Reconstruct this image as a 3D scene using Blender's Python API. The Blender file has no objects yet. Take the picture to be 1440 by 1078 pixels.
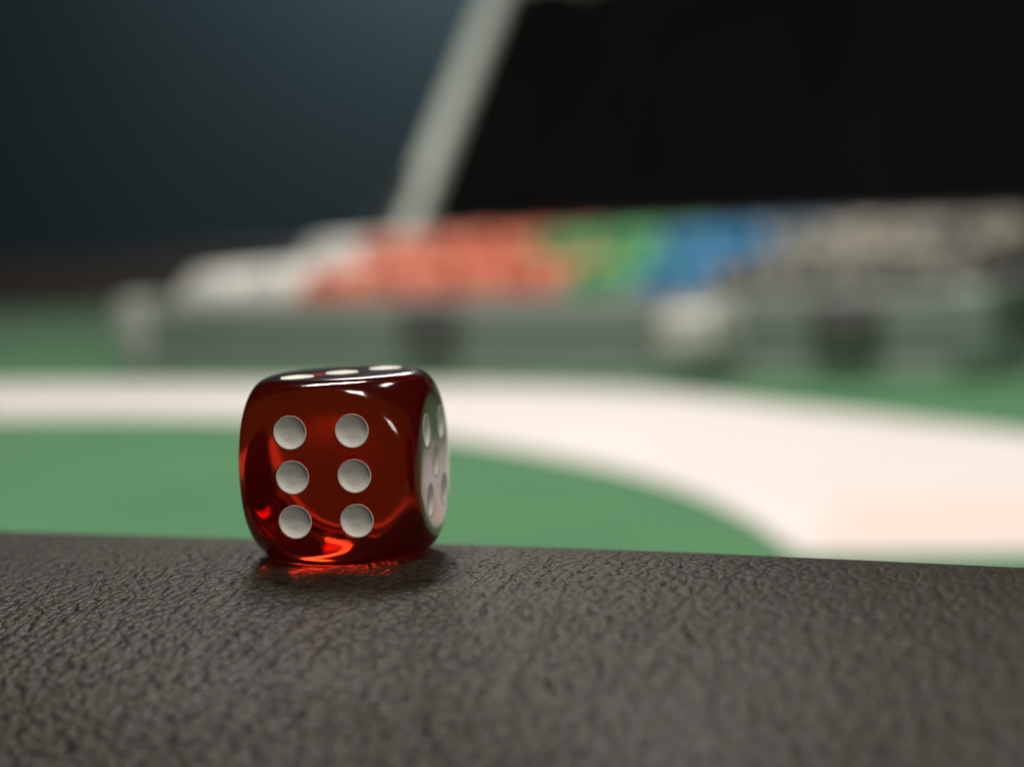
import bpy, bmesh, math, random
from mathutils import Vector, Matrix
random.seed(7)
sc = bpy.context.scene
C = sc.collection
R = math.radians

# ------------------------------------------------------------------ camera
cam = bpy.data.cameras.new('camera')
cam_o = bpy.data.objects.new('camera', cam)
C.objects.link(cam_o)
cam.sensor_width = 36.0
cam.lens = 62.5
cam.clip_start = 0.01
cam.clip_end = 50
cam_o.matrix_world = (Matrix.Translation((0, 0, 0.095)) @ Matrix.Rotation(R(90 - 5.8), 4, 'X')
                      @ Matrix.Rotation(R(-2.2), 4, 'Z'))
cam.dof.use_dof = True
cam.dof.focus_distance = 0.1475
cam.dof.aperture_fstop = 14.6
cam.dof.aperture_blades = 0
sc.camera = cam_o

# ------------------------------------------------------------------ world: the dim room
w = bpy.data.worlds.new('World')
sc.world = w
w.use_nodes = True
w.node_tree.nodes['Background'].inputs[0].default_value = (0.75, 0.86, 1.0, 1)
w.node_tree.nodes['Background'].inputs[1].default_value = 0.012

# ------------------------------------------------------------------ lamps
def lamp(name, loc, target, sx, sy, power, col):
    l = bpy.data.lights.new(name, 'AREA')
    l.shape = 'RECTANGLE'; l.size = sx; l.size_y = sy
    l.energy = power; l.color = col
    o = bpy.data.objects.new(name, l); C.objects.link(o)
    d = Vector(target) - Vector(loc)
    o.matrix_world = Matrix.Translation(loc) @ d.to_track_quat('-Z', 'Y').to_matrix().to_4x4()
    return o
lamp('table_lamp', (-0.15, 0.76, 1.00), (0.0, 0.60, 0), 0.42, 0.12, 10.5, (1.0, 0.95, 0.88))
lamp('ceiling_lamp', (0.42, 0.55, 1.10), (0.22, 0.55, 0), 0.30, 0.12, 2.2, (1.0, 0.94, 0.86))
lamp('distant_lamp', (-0.12, 3.05, 0.88), (0.0, 0.15, 0.07), 0.40, 0.24, 3.0, (1.0, 0.92, 0.80))
lamp('room_lamp', (0.06, -0.16, 1.00), (0.0, 0.16, 0.05), 0.26, 0.18, 4.4, (1.0, 0.93, 0.84))
lamp('side_fill', (0.62, -0.90, 0.66), (0.0, 0.15, 0.07), 0.30, 0.26, 3.4, (1.0, 0.95, 0.88))  # added fill from the front right, brightens the die's pip floors
lamp('wall_lamp', (0.06, 3.15, 1.25), (-0.05, 3.6, .55), 0.3, 0.3, 10.5, (0.84, 0.95, 1.0))

vs = sc.view_settings
sc.display_settings.display_device = 'sRGB'
vs.view_transform = 'Standard'
vs.look = 'None'
vs.exposure = 0.0
vs.gamma = 1.0
cy = sc.cycles
cy.max_bounces = 24
cy.transmission_bounces = 20
cy.glossy_bounces = 8
cy.volume_bounces = 6
cy.caustics_refractive = True
cy.caustics_reflective = True
cy.blur_glossy = 0.6
cy.sample_clamp_indirect = 12
cy.use_denoising = True

# ------------------------------------------------------------------ helpers
def obj(name, me, mats=(), parent=None):
    o = bpy.data.objects.new(name, me)
    C.objects.link(o)
    for m in (mats if isinstance(mats, (list, tuple)) else [mats]):
        if m.name not in [x.name for x in me.materials]:
            me.materials.append(m)
    if parent: o.parent = parent
    return o

def bm_obj(name, bm, mats=(), parent=None, smooth=False, auto=None):
    me = bpy.data.meshes.new(name)
    bmesh.ops.recalc_face_normals(bm, faces=bm.faces)
    bm.to_mesh(me); bm.free()
    if smooth:
        for p in me.polygons: p.use_smooth = True
        if auto is not None: me.set_sharp_from_angle(angle=R(auto))
    return obj(name, me, mats, parent)

def empty(name, loc, rz=0):
    o = bpy.data.objects.new(name, None); C.objects.link(o)
    o.location = loc; o.rotation_euler = (0, 0, rz)
    return o

def tag(o, label=None, cat=None, group=None, kind=None):
    if label: o['label'] = label
    if cat: o['category'] = cat
    if group: o['group'] = group
    if kind: o['kind'] = kind
    return o

def box(bm, lo, hi, bevel=0.0, seg=2):
    r = bmesh.ops.create_cube(bm, size=1.0)
    vsx = r['verts']
    s = [hi[i] - lo[i] for i in range(3)]; c = [(hi[i] + lo[i]) / 2 for i in range(3)]
    for v in vsx: v.co = Vector((v.co[i] * s[i] + c[i] for i in range(3)))
    if bevel:
        es = list({e for v in vsx for e in v.link_edges})
        bmesh.ops.bevel(bm, geom=es, offset=bevel, segments=seg, profile=0.5, affect='EDGES')

def boxobj(name, lo, hi, mat, parent=None, bevel=0.001):
    bm = bmesh.new(); box(bm, lo, hi, bevel)
    return bm_obj(name, bm, mat, parent, True, 40)

def tube(bm, pts, rad, seg=12):
    """round bar along a polyline"""
    rings = []
    for i, p in enumerate(pts):
        a = Vector(pts[max(i - 1, 0)]); b = Vector(pts[min(i + 1, len(pts) - 1)])
        d = (b - a).normalized()
        q = d.to_track_quat('Z', 'Y')
        rings.append([bm.verts.new(Vector(p) + q @ Vector((rad * math.cos(2*math.pi*k/seg), rad * math.sin(2*math.pi*k/seg), 0))) for k in range(seg)])
    for i in range(len(rings) - 1):
        for k in range(seg):
            bm.faces.new((rings[i][k], rings[i][(k+1) % seg], rings[i+1][(k+1) % seg], rings[i+1][k]))
    bm.faces.new(rings[0]); bm.faces.new(rings[-1])

# ------------------------------------------------------------------ materials
def mat(name, col, rough=0.5, metal=0.0, spec=0.5, sheen=0.0):
    m = bpy.data.materials.new(name); m.use_nodes = True
    b = m.node_tree.nodes['Principled BSDF']
    b.inputs['Base Color'].default_value = (*col, 1)
    b.inputs['Roughness'].default_value = rough
    b.inputs['Metallic'].default_value = metal
    b.inputs['Specular IOR Level'].default_value = spec
    b.inputs['Sheen Weight'].default_value = sheen
    return m

def N(m, t, **kw):
    n = m.node_tree.nodes.new(t)
    for k, v in kw.items():
        if k.startswith('i_'): n.inputs[k[2:].replace('_', ' ')].default_value = v
        else: setattr(n, k, v)
    return n
def L(m, a, ao, b, bi): m.node_tree.links.new(a.outputs[ao], b.inputs[bi])
def bsdf(m): return m.node_tree.nodes['Principled BSDF']

def noisy(m, c1, c2, scale, detail=4.0, bump=0.0, bump_scale=None, dist=0.0005):
    tc = N(m, 'ShaderNodeTexCoord')
    nz = N(m, 'ShaderNodeTexNoise', i_Scale=scale, i_Detail=detail)
    L(m, tc, 'Object', nz, 'Vector')
    cr = N(m, 'ShaderNodeMix', data_type='RGBA')
    cr.inputs[6].default_value = (*c1, 1); cr.inputs[7].default_value = (*c2, 1)
    L(m, nz, 'Fac', cr, 0); L(m, cr, 2, bsdf(m), 'Base Color')
    if bump:
        n2 = N(m, 'ShaderNodeTexNoise', i_Scale=bump_scale or scale, i_Detail=3.0)
        L(m, tc, 'Object', n2, 'Vector')
        bp = N(m, 'ShaderNodeBump', i_Strength=bump, i_Distance=dist)
        L(m, n2, 'Fac', bp, 'Height'); L(m, bp, 'Normal', bsdf(m), 'Normal')
    return m

# felt
m_felt = noisy(mat('green_felt', (.1, .3, .14), 0.95, spec=0.15, sheen=0.3), (.030, .158, .055), (.076, .248, .098), 12, 5, 0.5, 1500, 0.0004)
m_white = noisy(mat('white_felt_print', (.8, .77, .72), 0.9, spec=0.15), (.70, .65, .63), (.81, .765, .75), 11, 4, 0.4, 1500, 0.0003)
m_pink = noisy(mat('pink_felt_print', (.8, .65, .6), 0.9, spec=0.15), (.78, .63, .58), (.82, .69, .64), 30, 4, 0.4, 1500, 0.0003)
m_wall = noisy(mat('teal_wall_paint', (.04, .075, .09), 0.7), (.038, .068, .076), (.050, .086, .096), 2.2, 5, 0.2, 300, 0.002)
m_floor = noisy(mat('dark_carpet', (.03, .03, .032), 0.95), (.02, .02, .022), (.04, .038, .036), 30, 5)
m_alu = noisy(mat('silver_aluminium', (.55, .57, .55), 0.38, 0.55), (.50, .53, .51), (.62, .64, .62), 40, 4)
m_panel = noisy(mat('grey_case_panel', (.27, .29, .27), 0.5, 0.25), (.18, .235, .195), (.25, .305, .26), 18, 5, 0.3, 700, 0.0005)  # grey, with the felt's green reflection put into the colour
m_dark = noisy(mat('black_tray_plastic', (.02, .02, .02), 0.6), (.014, .015, .015), (.028, .028, .028), 60, 3)
m_foam = noisy(mat('black_foam', (.012, .012, .012), 0.95, spec=0.02), (.0025, .0025, .0025), (.007, .007, .0065), 9, 4)
m_frame = noisy(mat('pale_lid_aluminium', (.6, .66, .6), 0.5, 0.1), (.58, .65, .59), (.68, .74, .68), 30, 4)
m_guard = noisy(mat('worn_corner_steel', (.4, .41, .39), 0.55, 0.2), (.33, .35, .32), (.44, .45, .42), 80, 4)
m_steel = noisy(mat('dark_latch_steel', (.16, .17, .16), 0.4, 0.8), (.11, .12, .11), (.20, .21, .20), 80, 4)
m_bright = noisy(mat('bright_latch_steel', (.6, .59, .55), 0.5, 0.3), (.44, .46, .42), (.56, .56, .52), 80, 4)
m_farleather = noisy(mat('brown_rail_leather', (.05, .038, .035), 0.5), (.035, .027, .026), (.062, .048, .044), 9, 5, 0.4, 500, 0.001)

# leather: pebbled grain cut by fine creases that run along the rail
m_lea = mat('black_leather', (.03, .028, .025), 0.45, spec=0.20)
def leather(m):
    tc = N(m, 'ShaderNodeTexCoord')
    wn = N(m, 'ShaderNodeTexNoise', i_Scale=300.0, i_Detail=3.0)
    L(m, tc, 'Object', wn, 'Vector')
    sub = N(m, 'ShaderNodeVectorMath', operation='SUBTRACT'); sub.inputs[1].default_value = (.5, .5, .5)
    L(m, wn, 'Color', sub, 0)
    scl = N(m, 'ShaderNodeVectorMath', operation='SCALE'); scl.inputs['Scale'].default_value = 0.0011
    L(m, sub, 0, scl, 0)
    add = N(m, 'ShaderNodeVectorMath', operation='ADD')
    L(m, tc, 'Object', add, 0); L(m, scl, 0, add, 1)
    def mapped(sx, sy, rz=0):
        mp = N(m, 'ShaderNodeMapping'); mp.inputs['Scale'].default_value = (sx, sy, sy)
        mp.inputs['Rotation'].default_value = (0, 0, R(rz))
        L(m, add, 0, mp, 'Vector'); return mp
    def ma(op, a, b):
        n = N(m, 'ShaderNodeMath', operation=op)
        for i, x in enumerate((a, b)):
            if isinstance(x, tuple): L(m, x[0], x[1], n, i)
            else: n.inputs[i].default_value = x
        return n
    def dome(scale, mp):                              # convex pebbles that meet in V grooves
        v = N(m, 'ShaderNodeTexVoronoi', feature='F1', i_Scale=scale); L(m, mp, 0, v, 'Vector')
        d2 = ma('MULTIPLY', (v, 'Distance'), (v, 'Distance'))
        return ma('SUBTRACT', 1.0, (d2, 0)), v
    p1, v1 = dome(1300.0, mapped(.95, .92))
    p2, v2 = dome(2900.0, mapped(1.0, .8, 20))
    v3 = N(m, 'ShaderNodeTexVoronoi', feature='DISTANCE_TO_EDGE', i_Scale=380.0)
    L(m, mapped(1.25, .55, -12), 0, v3, 'Vector')
    r3 = N(m, 'ShaderNodeMapRange', interpolation_type='SMOOTHSTEP')
    r3.inputs['From Max'].default_value = .10; L(m, v3, 'Distance', r3, 'Value')
    fine = N(m, 'ShaderNodeTexNoise', i_Scale=4200.0, i_Detail=3.0); L(m, tc, 'Object', fine, 'Vector')
    big = N(m, 'ShaderNodeTexNoise', i_Scale=110.0, i_Detail=3.0); L(m, tc, 'Object', big, 'Vector')
    wide = N(m, 'ShaderNodeTexNoise', i_Scale=34.0, i_Detail=2.0); L(m, tc, 'Object', wide, 'Vector')
    # some of the hide is stretched smoother than the rest
    amp = N(m, 'ShaderNodeMapRange'); amp.inputs['From Min'].default_value = .3; amp.inputs['From Max'].default_value = .7
    amp.inputs['To Min'].default_value = .35; amp.inputs['To Max'].default_value = 1.25
    L(m, wide, 'Fac', amp, 'Value')
    h = ma('ADD', (ma('MULTIPLY', (p1, 0), 1.25), 0), (ma('MULTIPLY', (p2, 0), .38), 0))
    h = ma('ADD', (h, 0), (ma('MULTIPLY', (r3, 0), .42), 0))
    h = ma('MULTIPLY', (h, 0), (amp, 0))
    h = ma('ADD', (h, 0), (ma('MULTIPLY', (fine, 'Fac'), .16), 0))
    h = ma('ADD', (h, 0), (ma('MULTIPLY', (big, 'Fac'), .9), 0))
    bp = N(m, 'ShaderNodeBump', i_Strength=1.0, i_Distance=0.00020)
    L(m, h, 0, bp, 'Height'); L(m, bp, 'Normal', bsdf(m), 'Normal')
    cr = N(m, 'ShaderNodeMix', data_type='RGBA')
    cr.inputs[6].default_value = (.0140, .0136, .0095, 1); cr.inputs[7].default_value = (.0340, .0262, .0180, 1)
    L(m, wide, 'Fac', cr, 0)
    # pebble tops coloured lighter, grooves darker
    gv = N(m, 'ShaderNodeMapRange'); gv.inputs['From Min'].default_value = .35; gv.inputs['From Max'].default_value = .75
    gv.inputs['To Min'].default_value = 1.15; gv.inputs['To Max'].default_value = .55
    L(m, v1, 'Distance', gv, 'Value')
    vm = N(m, 'ShaderNodeVectorMath', operation='SCALE'); L(m, cr, 2, vm, 0); L(m, gv, 0, vm, 'Scale')
    L(m, vm, 0, bsdf(m), 'Base Color')
    rr = N(m, 'ShaderNodeMapRange'); rr.inputs['To Min'].default_value = .34; rr.inputs['To Max'].default_value = .62
    L(m, fine, 'Fac', rr, 'Value'); L(m, rr, 0, bsdf(m), 'Roughness')
leather(m_lea)

# red resin
m_red = bpy.data.materials.new('clear_red_resin'); m_red.use_nodes = True
b = bsdf(m_red)
b.inputs['Base Color'].default_value = (1, .95, .93, 1)
b.inputs['Transmission Weight'].default_value = 1.0
b.inputs['Roughness'].default_value = 0.10
b.inputs['IOR'].default_value = 1.52
va = N(m_red, 'ShaderNodeVolumeAbsorption')
va.inputs['Color'].default_value = (.86, .245, .015, 1)
va.inputs['Density'].default_value = 330.0
vsc = N(m_red, 'ShaderNodeVolumeScatter')
vsc.inputs['Color'].default_value = (1.0, .36, .05, 1)
vsc.inputs['Density'].default_value = 10.0
vad = N(m_red, 'ShaderNodeAddShader')
m_red.node_tree.links.new(va.outputs[0], vad.inputs[0]); m_red.node_tree.links.new(vsc.outputs[0], vad.inputs[1])
m_red.node_tree.links.new(vad.outputs[0], m_red.node_tree.nodes['Material Output'].inputs['Volume'])
m_pip = noisy(mat('white_pip_paint', (.78, .77, .71), 0.55), (.72, .70, .62), (.88, .86, .78), 800, 4, 0.5, 2500, 0.0001)
m_lint = mat('pale_lint', (.4, .38, .35), 0.9)

# ------------------------------------------------------------------ setting
bm = bmesh.new(); box(bm, (-2.2, 0.10, -0.03), (2.2, 1.95, 0.0))
felt = tag(bm_obj('felt', bm, m_felt), 'green felt playing surface of the table', kind='structure')

bm = bmesh.new(); box(bm, (-6, 3.6, -0.75), (6, 3.75, 3.0))
tag(bm_obj('wall', bm, m_wall), 'dark teal wall far behind the table', kind='structure')
bm = bmesh.new(); box(bm, (-6, -3, -0.78), (6, 3.6, -0.75))
tag(bm_obj('floor', bm, m_floor), 'dark carpet floor under the table', kind='structure')

def smooth_curve(pts, n=10):
    out = []
    for i in range(len(pts) - 1):
        p0 = Vector(pts[max(i-1, 0)]); p1 = Vector(pts[i]); p2 = Vector(pts[i+1]); p3 = Vector(pts[min(i+2, len(pts)-1)])
        for k in range(n):
            t = k / n
            out.append(0.5 * ((2*p1) + (p2-p0)*t + (2*p0-5*p1+4*p2-p3)*t*t + (3*p1-p0-3*p2+p3)*t**3))
    out.append(Vector(pts[-1]))
    return out

def sheet(name, outline, z0, z1, m):
    bm = bmesh.new()
    f = bm.faces.new([bm.verts.new((p[0], p[1], z1)) for p in outline])
    r = bmesh.ops.extrude_face_region(bm, geom=[f])
    for v in r['geom']:
        if isinstance(v, bmesh.types.BMVert): v.co.z = z0
    bmesh.ops.triangulate(bm, faces=bm.faces)
    return bm_obj(name, bm, m)

up = smooth_curve([(-1.2, 1.24), (-.60, 1.115), (-.300, 1.030), (-.150, .975), (-.031, .928), (.062, .866), (.122, .778), (.192, .665), (.240, .560), (.262, .425)])
lo = smooth_curve([(.074, .457), (.071, .475), (.067, .510), (.052, .573), (.022, .640), (-.024, .713), (-.070, .765), (-.128, .818), (-.25, .861), (-.45, .90), (-1.2, .97)])
tag(sheet('printed_line', up + lo, 0.0002, 0.0012, m_white), 'broad white curved line printed on the green felt', kind='structure')
tag(sheet('printed_panel', [(.096, .540), (.166, .524), (.172, .462), (.081, .470)], 0.0010, 0.0016, m_pink),
    'faint pink rectangle printed on the white line', kind='structure')

# near armrest: a padded roll of leather, its crest running away to the left
def armrest():
    bm = bmesh.new()
    rad, ztop = 0.068, 0.0650
    nu, nv = 60, 64
    rows = []
    for j in range(nv + 1):
        a = R(-88 + 176 * j / nv)
        row = []
        for i in range(nu + 1):
            u = -0.42 + 0.84 * i / nu
            bend = -0.05 * u * u                     # the rail curves round the table
            sag = 0.0003 * (math.sin(u * 38 + .6) - math.sin(.6))
            sg = 1 if a > 0 else -1
            y = rad * math.sin(a) * (1.0 if a > 0 else 1.3)
            row.append(bm.verts.new((u, y + bend, ztop - rad * (1 - math.cos(a)) + sag)))
        rows.append(row)
    for j in range(nv):
        for i in range(nu):
            bm.faces.new((rows[j][i], rows[j][i+1], rows[j+1][i+1], rows[j+1][i]))
    # close the underside and the ends
    bot0 = [bm.verts.new((v.co.x, v.co.y, -0.05)) for v in rows[0]]
    bot1 = [bm.verts.new((v.co.x, v.co.y, -0.05)) for v in rows[-1]]
    for i in range(nu):
        bm.faces.new((rows[0][i+1], rows[0][i], bot0[i], bot0[i+1]))
        bm.faces.new((rows[-1][i], rows[-1][i+1], bot1[i+1], bot1[i]))
        bm.faces.new((bot0[i], bot1[i], bot1[i+1], bot0[i+1]))
    for i in (0, nu):
        bm.faces.new([r[i] for r in rows] + [bot1[i], bot0[i]])
    o = bm_obj('armrest', bm, m_lea, None, True, 50)
    o.matrix_world = Matrix.Translation((-.0150, .152, 0)) @ Matrix.Rotation(R(-22), 4, 'Z')
    return o
tag(armrest(), 'black pebbled leather armrest roll in the foreground under the red die', 'armrest')

bm = bmesh.new(); box(bm, (-2.2, 1.95, -0.06), (2.2, 2.12, 0.052), 0.025, 5)
tag(bm_obj('rail', bm, m_farleather, None, True), 'dark brown padded rail along the far edge of the green felt', 'rail')

# ------------------------------------------------------------------ the die
HALF = 0.008
def surf_len(d):
    n, k, Rs = 14, 26, 10.65 / 8.0
    mx = max(abs(x) for x in d)
    m = mx * sum((abs(x) / mx) ** n for x in d) ** (1 / n)
    r = math.sqrt(sum(x * x for x in d)) / Rs
    q = max(m, r)
    return HALF / (q * ((m / q) ** k + (r / q) ** k) ** (1 / k))
AX = {'front': ((0,-1,0), (1,0,0), (0,0,1)), 'back': ((0,1,0), (-1,0,0), (0,0,1)),
      'right': ((1,0,0), (0,1,0), (0,0,1)), 'left': ((-1,0,0), (0,-1,0), (0,0,1)),
      'top': ((0,0,1), (1,0,0), (0,1,0)), 'bottom': ((0,0,-1), (1,0,0), (0,-1,0))}
q = 0.0030
PIPS = {'front': [(x, y) for x in (-.00268, .00268) for y in (-.0038, 0, .0038)],
        'back': [(0, -.0012)],
        'right': [(-q, -q), (q, -q), (0, 0), (-q, q), (q, q)],
        'left': [(-q, -q), (q, q)],
        'top': [(-q - .0002, -q), (0, 0), (q + .0002, q)],
        'bottom': [(-q, -q), (q, -q), (-q, q), (q, q)]}
PR, PH = 0.00142, 0.00043
def dent(rho):
    if rho >= PR: return 0.0
    return PH * (1 - (rho / PR) ** 4.5)
def face_point(face, u, v):
    n, a, b = AX[face]
    d = [n[i] + u * a[i] + v * b[i] for i in range(3)]
    t = surf_len(d)
    return Vector((d[0]*t, d[1]*t, d[2]*t)), t
die = empty('die', (-0.0148, 0.1555, 0.0650 + HALF - .00024))
die.rotation_euler = (0, R(-0.6), R(-9.5))
tag(die, 'translucent red die with white pips, six facing front, standing on black leather', 'die')
def die_body():
    NN = 170
    verts, index, faces = [], {}, []
    g = [math.tan((-1 + 2 * i / NN) * math.pi / 4 * .9) / math.tan(math.pi / 4 * .9) for i in range(NN + 1)]
    g[0], g[-1] = -1.0, 1.0
    for face in AX:
        n, a, b = AX[face]
        na, aa, ba = Vector(n), Vector(a), Vector(b)
        grid = []
        for v in g:
            row = []
            for u in g:
                key = tuple(round(n[i] + u * a[i] + v * b[i], 6) for i in range(3))
                if key in index: row.append(index[key]); continue
                p, t = face_point(face, u, v)
                s, r = p.dot(aa), p.dot(ba)
                for (px, py) in PIPS[face]:
                    p = p - na * dent(math.hypot(s - px, r - py))
                index[key] = len(verts); row.append(len(verts)); verts.append(p)
            grid.append(row)
        for j in range(NN):
            for i in range(NN):
                faces.append((grid[j][i], grid[j][i+1], grid[j+1][i+1], grid[j+1][i]))
    me = bpy.data.meshes.new('body')
    me.from_pydata([tuple(v) for v in verts], [], faces)
    for p in me.polygons: p.use_smooth = True
    return obj('body', me, m_red, die)
die_body()
def pip(face, px, py):
    n, a, b = (Vector(x) for x in AX[face])
    verts, faces = [], []
    rings, seg = 12, 48
    ring0 = None
    def at(rho, ang):
        s, r = px + rho * math.cos(ang), py + rho * math.sin(ang)
        u, v = s / HALF, r / HALF
        for _ in range(12):
            p, t = face_point(face, u, v); u, v = s / t, r / t
        p, t = face_point(face, u, v)
        off = 0.000028
        return p - n * (dent(min(rho, PR)) - off) if rho < PR else p + n * (off if rho < PR * 1.012 else -0.00006)
    verts.append(at(0, 0))
    rr = [PR * (k / rings) for k in range(1, rings + 1)] + [PR * 1.02]
    for rho in rr:
        for k in range(seg): verts.append(at(rho, 2 * math.pi * k / seg))
    for k in range(seg): faces.append((0, 1 + k, 1 + (k + 1) % seg))
    for i in range(len(rr) - 1):
        o0, o1 = 1 + i * seg, 1 + (i + 1) * seg
        for k in range(seg):
            faces.append((o0 + k, o1 + k, o1 + (k + 1) % seg, o0 + (k + 1) % seg))
    me = bpy.data.meshes.new('pip')
    me.from_pydata([tuple(v) for v in verts], [], faces)
    for p in me.polygons: p.use_smooth = True
    obj('pip', me, m_pip, die)
for face in PIPS:
    for (px, py) in PIPS[face]: pip(face, px, py)

# lint on the leather
def lint(loc, s, label):
    bm = bmesh.new()
    bmesh.ops.create_icosphere(bm, subdivisions=2, radius=1)
    for v in bm.verts:
        k = 1 + .35 * math.sin(v.co.x * 7 + v.co.z * 5) * math.cos(v.co.y * 6)
        v.co = Vector((v.co.x * s * 1.9 * k, v.co.y * s * k, v.co.z * s * .5 * k))
    o = bm_obj('lint', bm, m_lint, None, True)
    o.location = loc
    return tag(o, label, 'lint')

# ------------------------------------------------------------------ the chip case
W, D, HB, T = 0.516, 0.366, 0.043, 0.006
RZ = R(-25)
CASE = Vector((-.236, 1.075, 0.0015))
case = empty('chip_case', CASE, RZ)
tag(case, 'open silver aluminium chip case with raised black lined lid standing on the felt', 'case')
def panel(name, lo, hi, m=None): return boxobj(name, lo, hi, m or m_panel, case, .0008)
panel('side_panel', (0.008, 0.001, 0.008), (W - .008, T, HB - .006))
panel('side_panel', (W - T, 0.008, 0.008), (W - .001, D - .008, HB - .006))
panel('side_panel', (0.001, 0.008, 0.008), (T, D - .008, HB - .006))
panel('side_panel', (0.008, D - T, 0.008), (W - .008, D - .001, HB - .006))
panel('base_panel', (T, T, 0.004), (W - T, D - T, 0.008))
for z0, z1 in ((0, .008), (HB - .006, HB)):
    panel('edge_trim', (0.008, 0, z0), (W - .008, .008, z1), m_alu)
    panel('edge_trim', (0.008, D - .008, z0), (W - .008, D, z1), m_alu)
    panel('edge_trim', (0, 0.008, z0), (.008, D - .008, z1), m_alu)
    panel('edge_trim', (W - .008, 0.008, z0), (W, D - .008, z1), m_alu)
for cx, cyy in ((0, 0), (W, 0), (0, D), (W, D)):
    bm = bmesh.new()
    sx = 1 if cx == 0 else -1; sy = 1 if cyy == 0 else -1
    lo_ = (min(cx - .003*sx, cx + .020*sx), min(cyy - .003*sy, cyy + .020*sy), -.001)
    hi_ = (max(cx - .003*sx, cx + .020*sx), max(cyy - .003*sy, cyy + .020*sy), HB + .002)
    box(bm, lo_, hi_, .006, 4)
    bm_obj('corner_guard', bm, m_guard if cx == 0 else m_panel, case, True, 60)
# latches on the front wall, one swung open towards the table
def latch(x, m, openit):
    bm = bmesh.new(); box(bm, (x - .017, -.005, .008), (x + .017, .0, .038), .0015)
    lt = bm_obj('latch', bm, m, case, True, 40)
    bm = bmesh.new(); box(bm, (x - .012, -.011, .012), (x + .012, -.0055, .034), .002)
    t = bm_obj('hasp', bm, m, lt, True, 40)
    if openit:
        bm = bmesh.new(); box(bm, (x - .020, -.030, .010), (x + .014, -.0105, .037), .006, 4)
        bm_obj('hasp', bm, m, lt, True, 60)
latch(.212, m_steel, False)
latch(.374, m_bright, True)
latch(.446, m_steel, False)
# handle on the right hand wall
bm = bmesh.new()
tube(bm, [(W + .003, .11, .024), (W + .024, .115, .022), (W + .030, .125, .020), (W + .030, .195, .020), (W + .024, .205, .022), (W + .003, .21, .024)], .006)
bm_obj('handle', bm, m_dark, case, True, 50)
# tray: ten round-bottomed grooves, stepped up at the back
NROW = 11
PITCH = (W - .056) / NROW
def row_x(i): return .031 + PITCH * (i + .5)
STEP = .150
ZF, ZB = .0395, .0535
CR = .0200
bm = bmesh.new()
def tray_part(y0, y1, zc):
    cols = []
    for i in range(NROW):
        for k in range(9):
            a = math.pi * (k / 8)
            x = row_x(i) - (CR + .0008) * math.cos(a); z = zc - (CR + .0008) * math.sin(a) * .98
            cols.append((x, max(z, .009)))
    cols = [(T + .001, zc)] + cols + [(W - T - .001, zc)]
    v0 = [bm.verts.new((x, y0, z)) for x, z in cols]; v1 = [bm.verts.new((x, y1, z)) for x, z in cols]
    for i in range(len(cols) - 1): bm.faces.new((v0[i], v0[i+1], v1[i+1], v1[i]))
    b0 = [bm.verts.new((cols[0][0], y, .0085)) for y in (y0, y1)]; b1 = [bm.verts.new((cols[-1][0], y, .0085)) for y in (y0, y1)]
    bm.faces.new(v0 + [b1[0], b0[0]]); bm.faces.new(v1 + [b1[1], b0[1]])
    bm.faces.new((v0[0], v1[0], b0[1], b0[0])); bm.faces.new((v0[-1], v1[-1], b1[1], b1[0]))
tray_part(T + .002, STEP, ZF - .004); tray_part(STEP + .0005, D - T - .002, ZB - .004)
bm_obj('tray', bm, m_dark, case, True, 40)
# lid, hinged on the back wall and leaning away
LH, LD, LF = 0.308, 0.034, 0.030
lid_pivot = Matrix.Translation((0, D - .004, HB + .004)) @ Matrix.Rotation(R(46.5), 4, 'X')
# local lid frame: x along hinge, y up the lid, z towards the viewer
def lidobj(name, lo, hi, m, parent, bevel=.002):
    o = boxobj(name, lo, hi, m, parent, bevel); return o
bm = bmesh.new(); box(bm, (.002, .002, -.004), (W - .002, LH - .002, 0), .001)
lid = bm_obj('lid', bm, m_panel, case, True, 40)
lid.matrix_local = lid_pivot
FW = .020
lidobj('frame_bar', (0, 0, .0002), (FW, LH, LD), m_frame, lid)
lidobj('frame_bar', (W - .010, 0, .0002), (W, LH, LD), m_frame, lid)
lidobj('frame_bar', (FW + .0003, LH - .010, .0002), (W - .0103, LH, LD), m_frame, lid)
lidobj('hinge_bar', (FW + .0003, 0, .0002), (W - .0103, .010, LD), m_dark, lid)
bm = bmesh.new()
nx, ny = 96, 48
x0, x1, y0, y1 = FW + .001, W - .011, .0105, LH - .0105
gv = [[bm.verts.new((x0 + (x1-x0)*i/nx, y0 + (y1-y0)*j/ny,
       .020 + .005 * math.sin(2*math.pi*(i/nx*5 + .12*math.sin(7*i/nx))) + .003 * math.sin(2*math.pi*i/nx*11 + 2*j/ny))) for i in range(nx+1)] for j in range(ny+1)]
for j in range(ny):
    for i in range(nx): bm.faces.new((gv[j][i], gv[j][i+1], gv[j+1][i+1], gv[j+1][i]))
bd = [v for v in gv[0]] + [gv[j][nx] for j in range(1, ny+1)] + [gv[ny][i] for i in range(nx-1, -1, -1)] + [gv[j][0] for j in range(ny-1, 0, -1)]
lowr = [bm.verts.new((v.co.x, v.co.y, .0006)) for v in bd]
for k in range(len(bd)):
    k2 = (k + 1) % len(bd); bm.faces.new((bd[k], bd[k2], lowr[k2], lowr[k]))
bm.faces.new(lowr)
bm_obj('foam_lining', bm, m_foam, lid, True, 70)
for hx in (.08, W / 2, W - .08):
    bm = bmesh.new(); tube(bm, [(hx - .022, D + .003, HB + .001), (hx + .022, D + .003, HB + .001)], .004, 10)
    bm_obj('hinge', bm, m_steel, case, True, 50)
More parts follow.
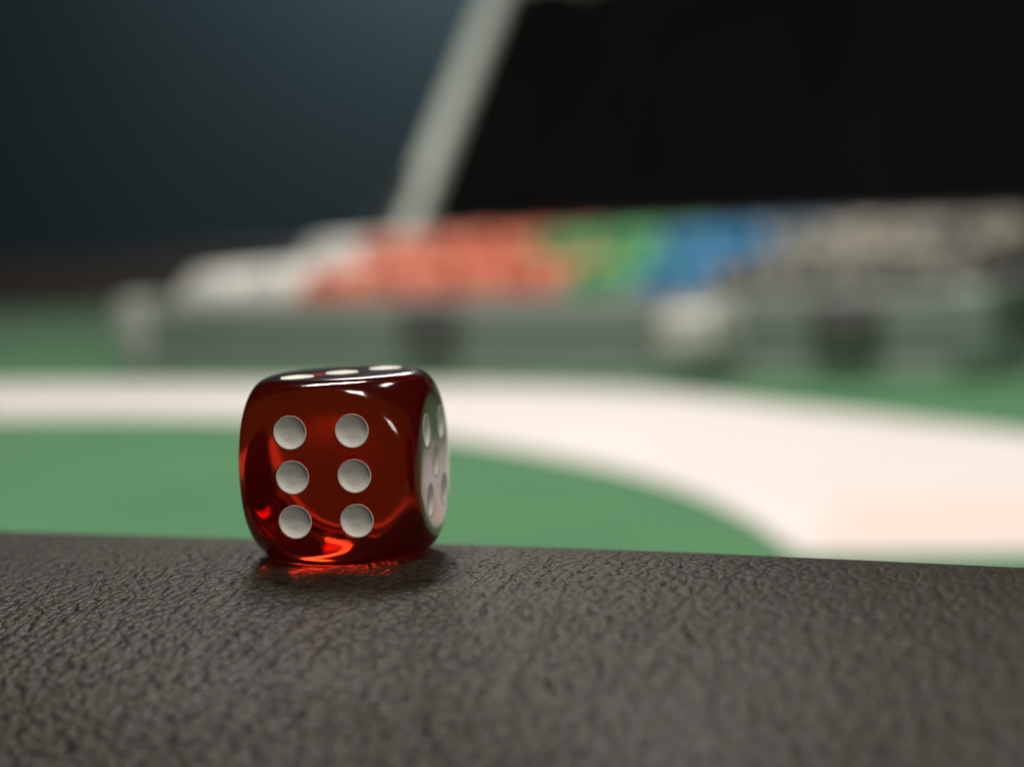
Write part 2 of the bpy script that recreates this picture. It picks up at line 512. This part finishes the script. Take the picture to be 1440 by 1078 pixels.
# folding stay between the left wall and the lid
pA = Vector((.010, D - .120, HB + .006)); pB = lid_pivot @ Vector((.006, .060, LD + .003))
bm = bmesh.new(); tube(bm, [pA, pA.lerp(pB, .5) + Vector((0, 0, .003)), pB], .0042, 10)
bm_obj('lid_stay', bm, m_steel, case, True, 50)

# ------------------------------------------------------------------ chips
def chip_mesh(name, m1, m2):
    bm = bmesh.new()
    seg, h = 36, .00165
    prof = [(0.0135, h * .93), (.0188, h), (CR - .0004, h * .96), (CR, h * .6), (CR, -h * .6), (CR - .0004, -h * .96), (.0188, -h), (.0135, -h * .93)]
    rings = [[bm.verts.new((r * math.cos(2*math.pi*k/seg), r * math.sin(2*math.pi*k/seg), z)) for k in range(seg)] for r, z in prof]
    for i in range(len(rings) - 1):
        for k in range(seg):
            f = bm.faces.new((rings[i][k], rings[i][(k+1) % seg], rings[i+1][(k+1) % seg], rings[i+1][k]))
            f.material_index = 1 if (k % 6) < 2 else 0
    bm.faces.new(rings[0]); bm.faces.new(rings[-1])
    me = bpy.data.meshes.new(name)
    bmesh.ops.recalc_face_normals(bm, faces=bm.faces)
    bm.to_mesh(me); bm.free()
    me.materials.append(m1); me.materials.append(m2)
    return me
def plastic(name, c): return noisy(mat(name, c, 0.42), tuple(x * .9 for x in c), tuple(min(1, x * 1.08) for x in c), 90, 3)
cw = plastic('white_chip_clay', (.88, .89, .85)); cr_ = plastic('red_chip_clay', (.72, .15, .085)); cg = plastic('green_chip_clay', (.035, .33, .10))
cb = plastic('blue_chip_clay', (.01, .19, .44)); ck = plastic('black_chip_clay', (.10, .11, .105)); ct = plastic('tan_chip_clay', (.50, .47, .38))
co = plastic('pale_orange_clay', (.86, .44, .30)); cl = plastic('light_blue_clay', (.20, .42, .62)); cp = plastic('pearl_clay', (.66, .68, .62)); lg = plastic('light_green_clay', (.36, .66, .38))
MESH = {'white': chip_mesh('white_chip', cw, cp), 'red': chip_mesh('red_chip', cr_, co), 'green': chip_mesh('green_chip', cg, lg),
        'blue': chip_mesh('blue_chip', cb, cl), 'black': chip_mesh('black_chip', ck, ct), 'tan': chip_mesh('tan_chip', ct, ck)}
ROWS = [('white', 'outer row by the left wall', 'outer white row'), ('white', 'row next to the red rows', 'inner white row'),
        ('red', 'row next to the white rows', 'first red row'), ('red', 'second row from the white ones', 'second red row'),
        ('red', 'second row from the green one', 'third red row'), ('red', 'row next to the green one', 'fourth red row'),
        ('green', 'row between red and blue', 'green row'), ('blue', 'row between green and black', 'blue row'),
        ('black', 'row next to the blue one', 'inner black row'), ('black', 'middle one of the black rows', 'middle black row'),
        ('black', 'row by the right wall', 'outer black row')]
case_m = Matrix.Translation(CASE) @ Matrix.Rotation(RZ, 4, 'Z')
def chip_matrix(x, y, z):
    rot = Matrix.Rotation(R(90 + random.uniform(-2.5, 2.5)), 4, 'X') @ Matrix.Rotation(random.uniform(0, 6.28), 4, 'Z')
    return case_m @ Matrix.Translation((x + random.uniform(-.0004, .0004), y, z + random.uniform(-.0002, .0006))) @ rot
back_mats = [cw, cp, ct, cr_, co, cg, lg, cb, cl, ck]
back = bmesh.new()
BACK = ['white', 'red', 'red', 'red', 'green', 'green', 'blue', 'blue', 'tan', 'black', 'tan']
for i, (col, where, grp) in enumerate(ROWS):
    n = 27                                            # the nearer chips, one by one
    for k in range(n):
        o = bpy.data.objects.new('poker_chip', MESH[col]); C.objects.link(o)
        o.matrix_world = chip_matrix(row_x(i), T + .010 + (STEP - T - .016) * (k + .5) / n, ZF)
        tag(o, '%s poker chip on edge in the case, %s' % (col, where), 'poker chip', 'chips of the ' + grp)
    col = BACK[i]
    n = int((D - T - .012 - STEP - .004) / .0040)      # the raised far half of every row
    for k in range(n):
        n0 = len(back.faces)
        if i >= 7: col = random.choice(['black', 'blue', 'blue', 'tan'] if i == 7 else ['tan', 'tan', 'tan', 'black', 'white', BACK[i]])
        back.from_mesh(MESH[col])
        back.faces.ensure_lookup_table(); back.verts.ensure_lookup_table()
        fs = back.faces[n0:]
        mm = MESH[col].materials
        idx = [back_mats.index(mm[0]), back_mats.index(mm[1])]
        for f in fs: f.material_index = idx[f.material_index]
        M = chip_matrix(row_x(i), STEP + .006 + (D - T - .016 - STEP) * (k + .5) / n, ZB)
        bmesh.ops.transform(back, matrix=M, verts=list({v for f in fs for v in f.verts}))
me = bpy.data.meshes.new('poker_chips')
back.to_mesh(me); back.free()
for m in back_mats: me.materials.append(m)
o = bpy.data.objects.new('poker_chips', me); C.objects.link(o)
tag(o, 'far raised half of the coloured chip rows at the back of the open case', 'poker chips', kind='stuff')

lint((.02391, .12424, .06452), .00013, 'tiny pale speck of lint on the leather, the one further from the viewer')
lint((.02628, .11903, .06403), .00011, 'tiny pale speck of lint on the leather, the one nearer the viewer')
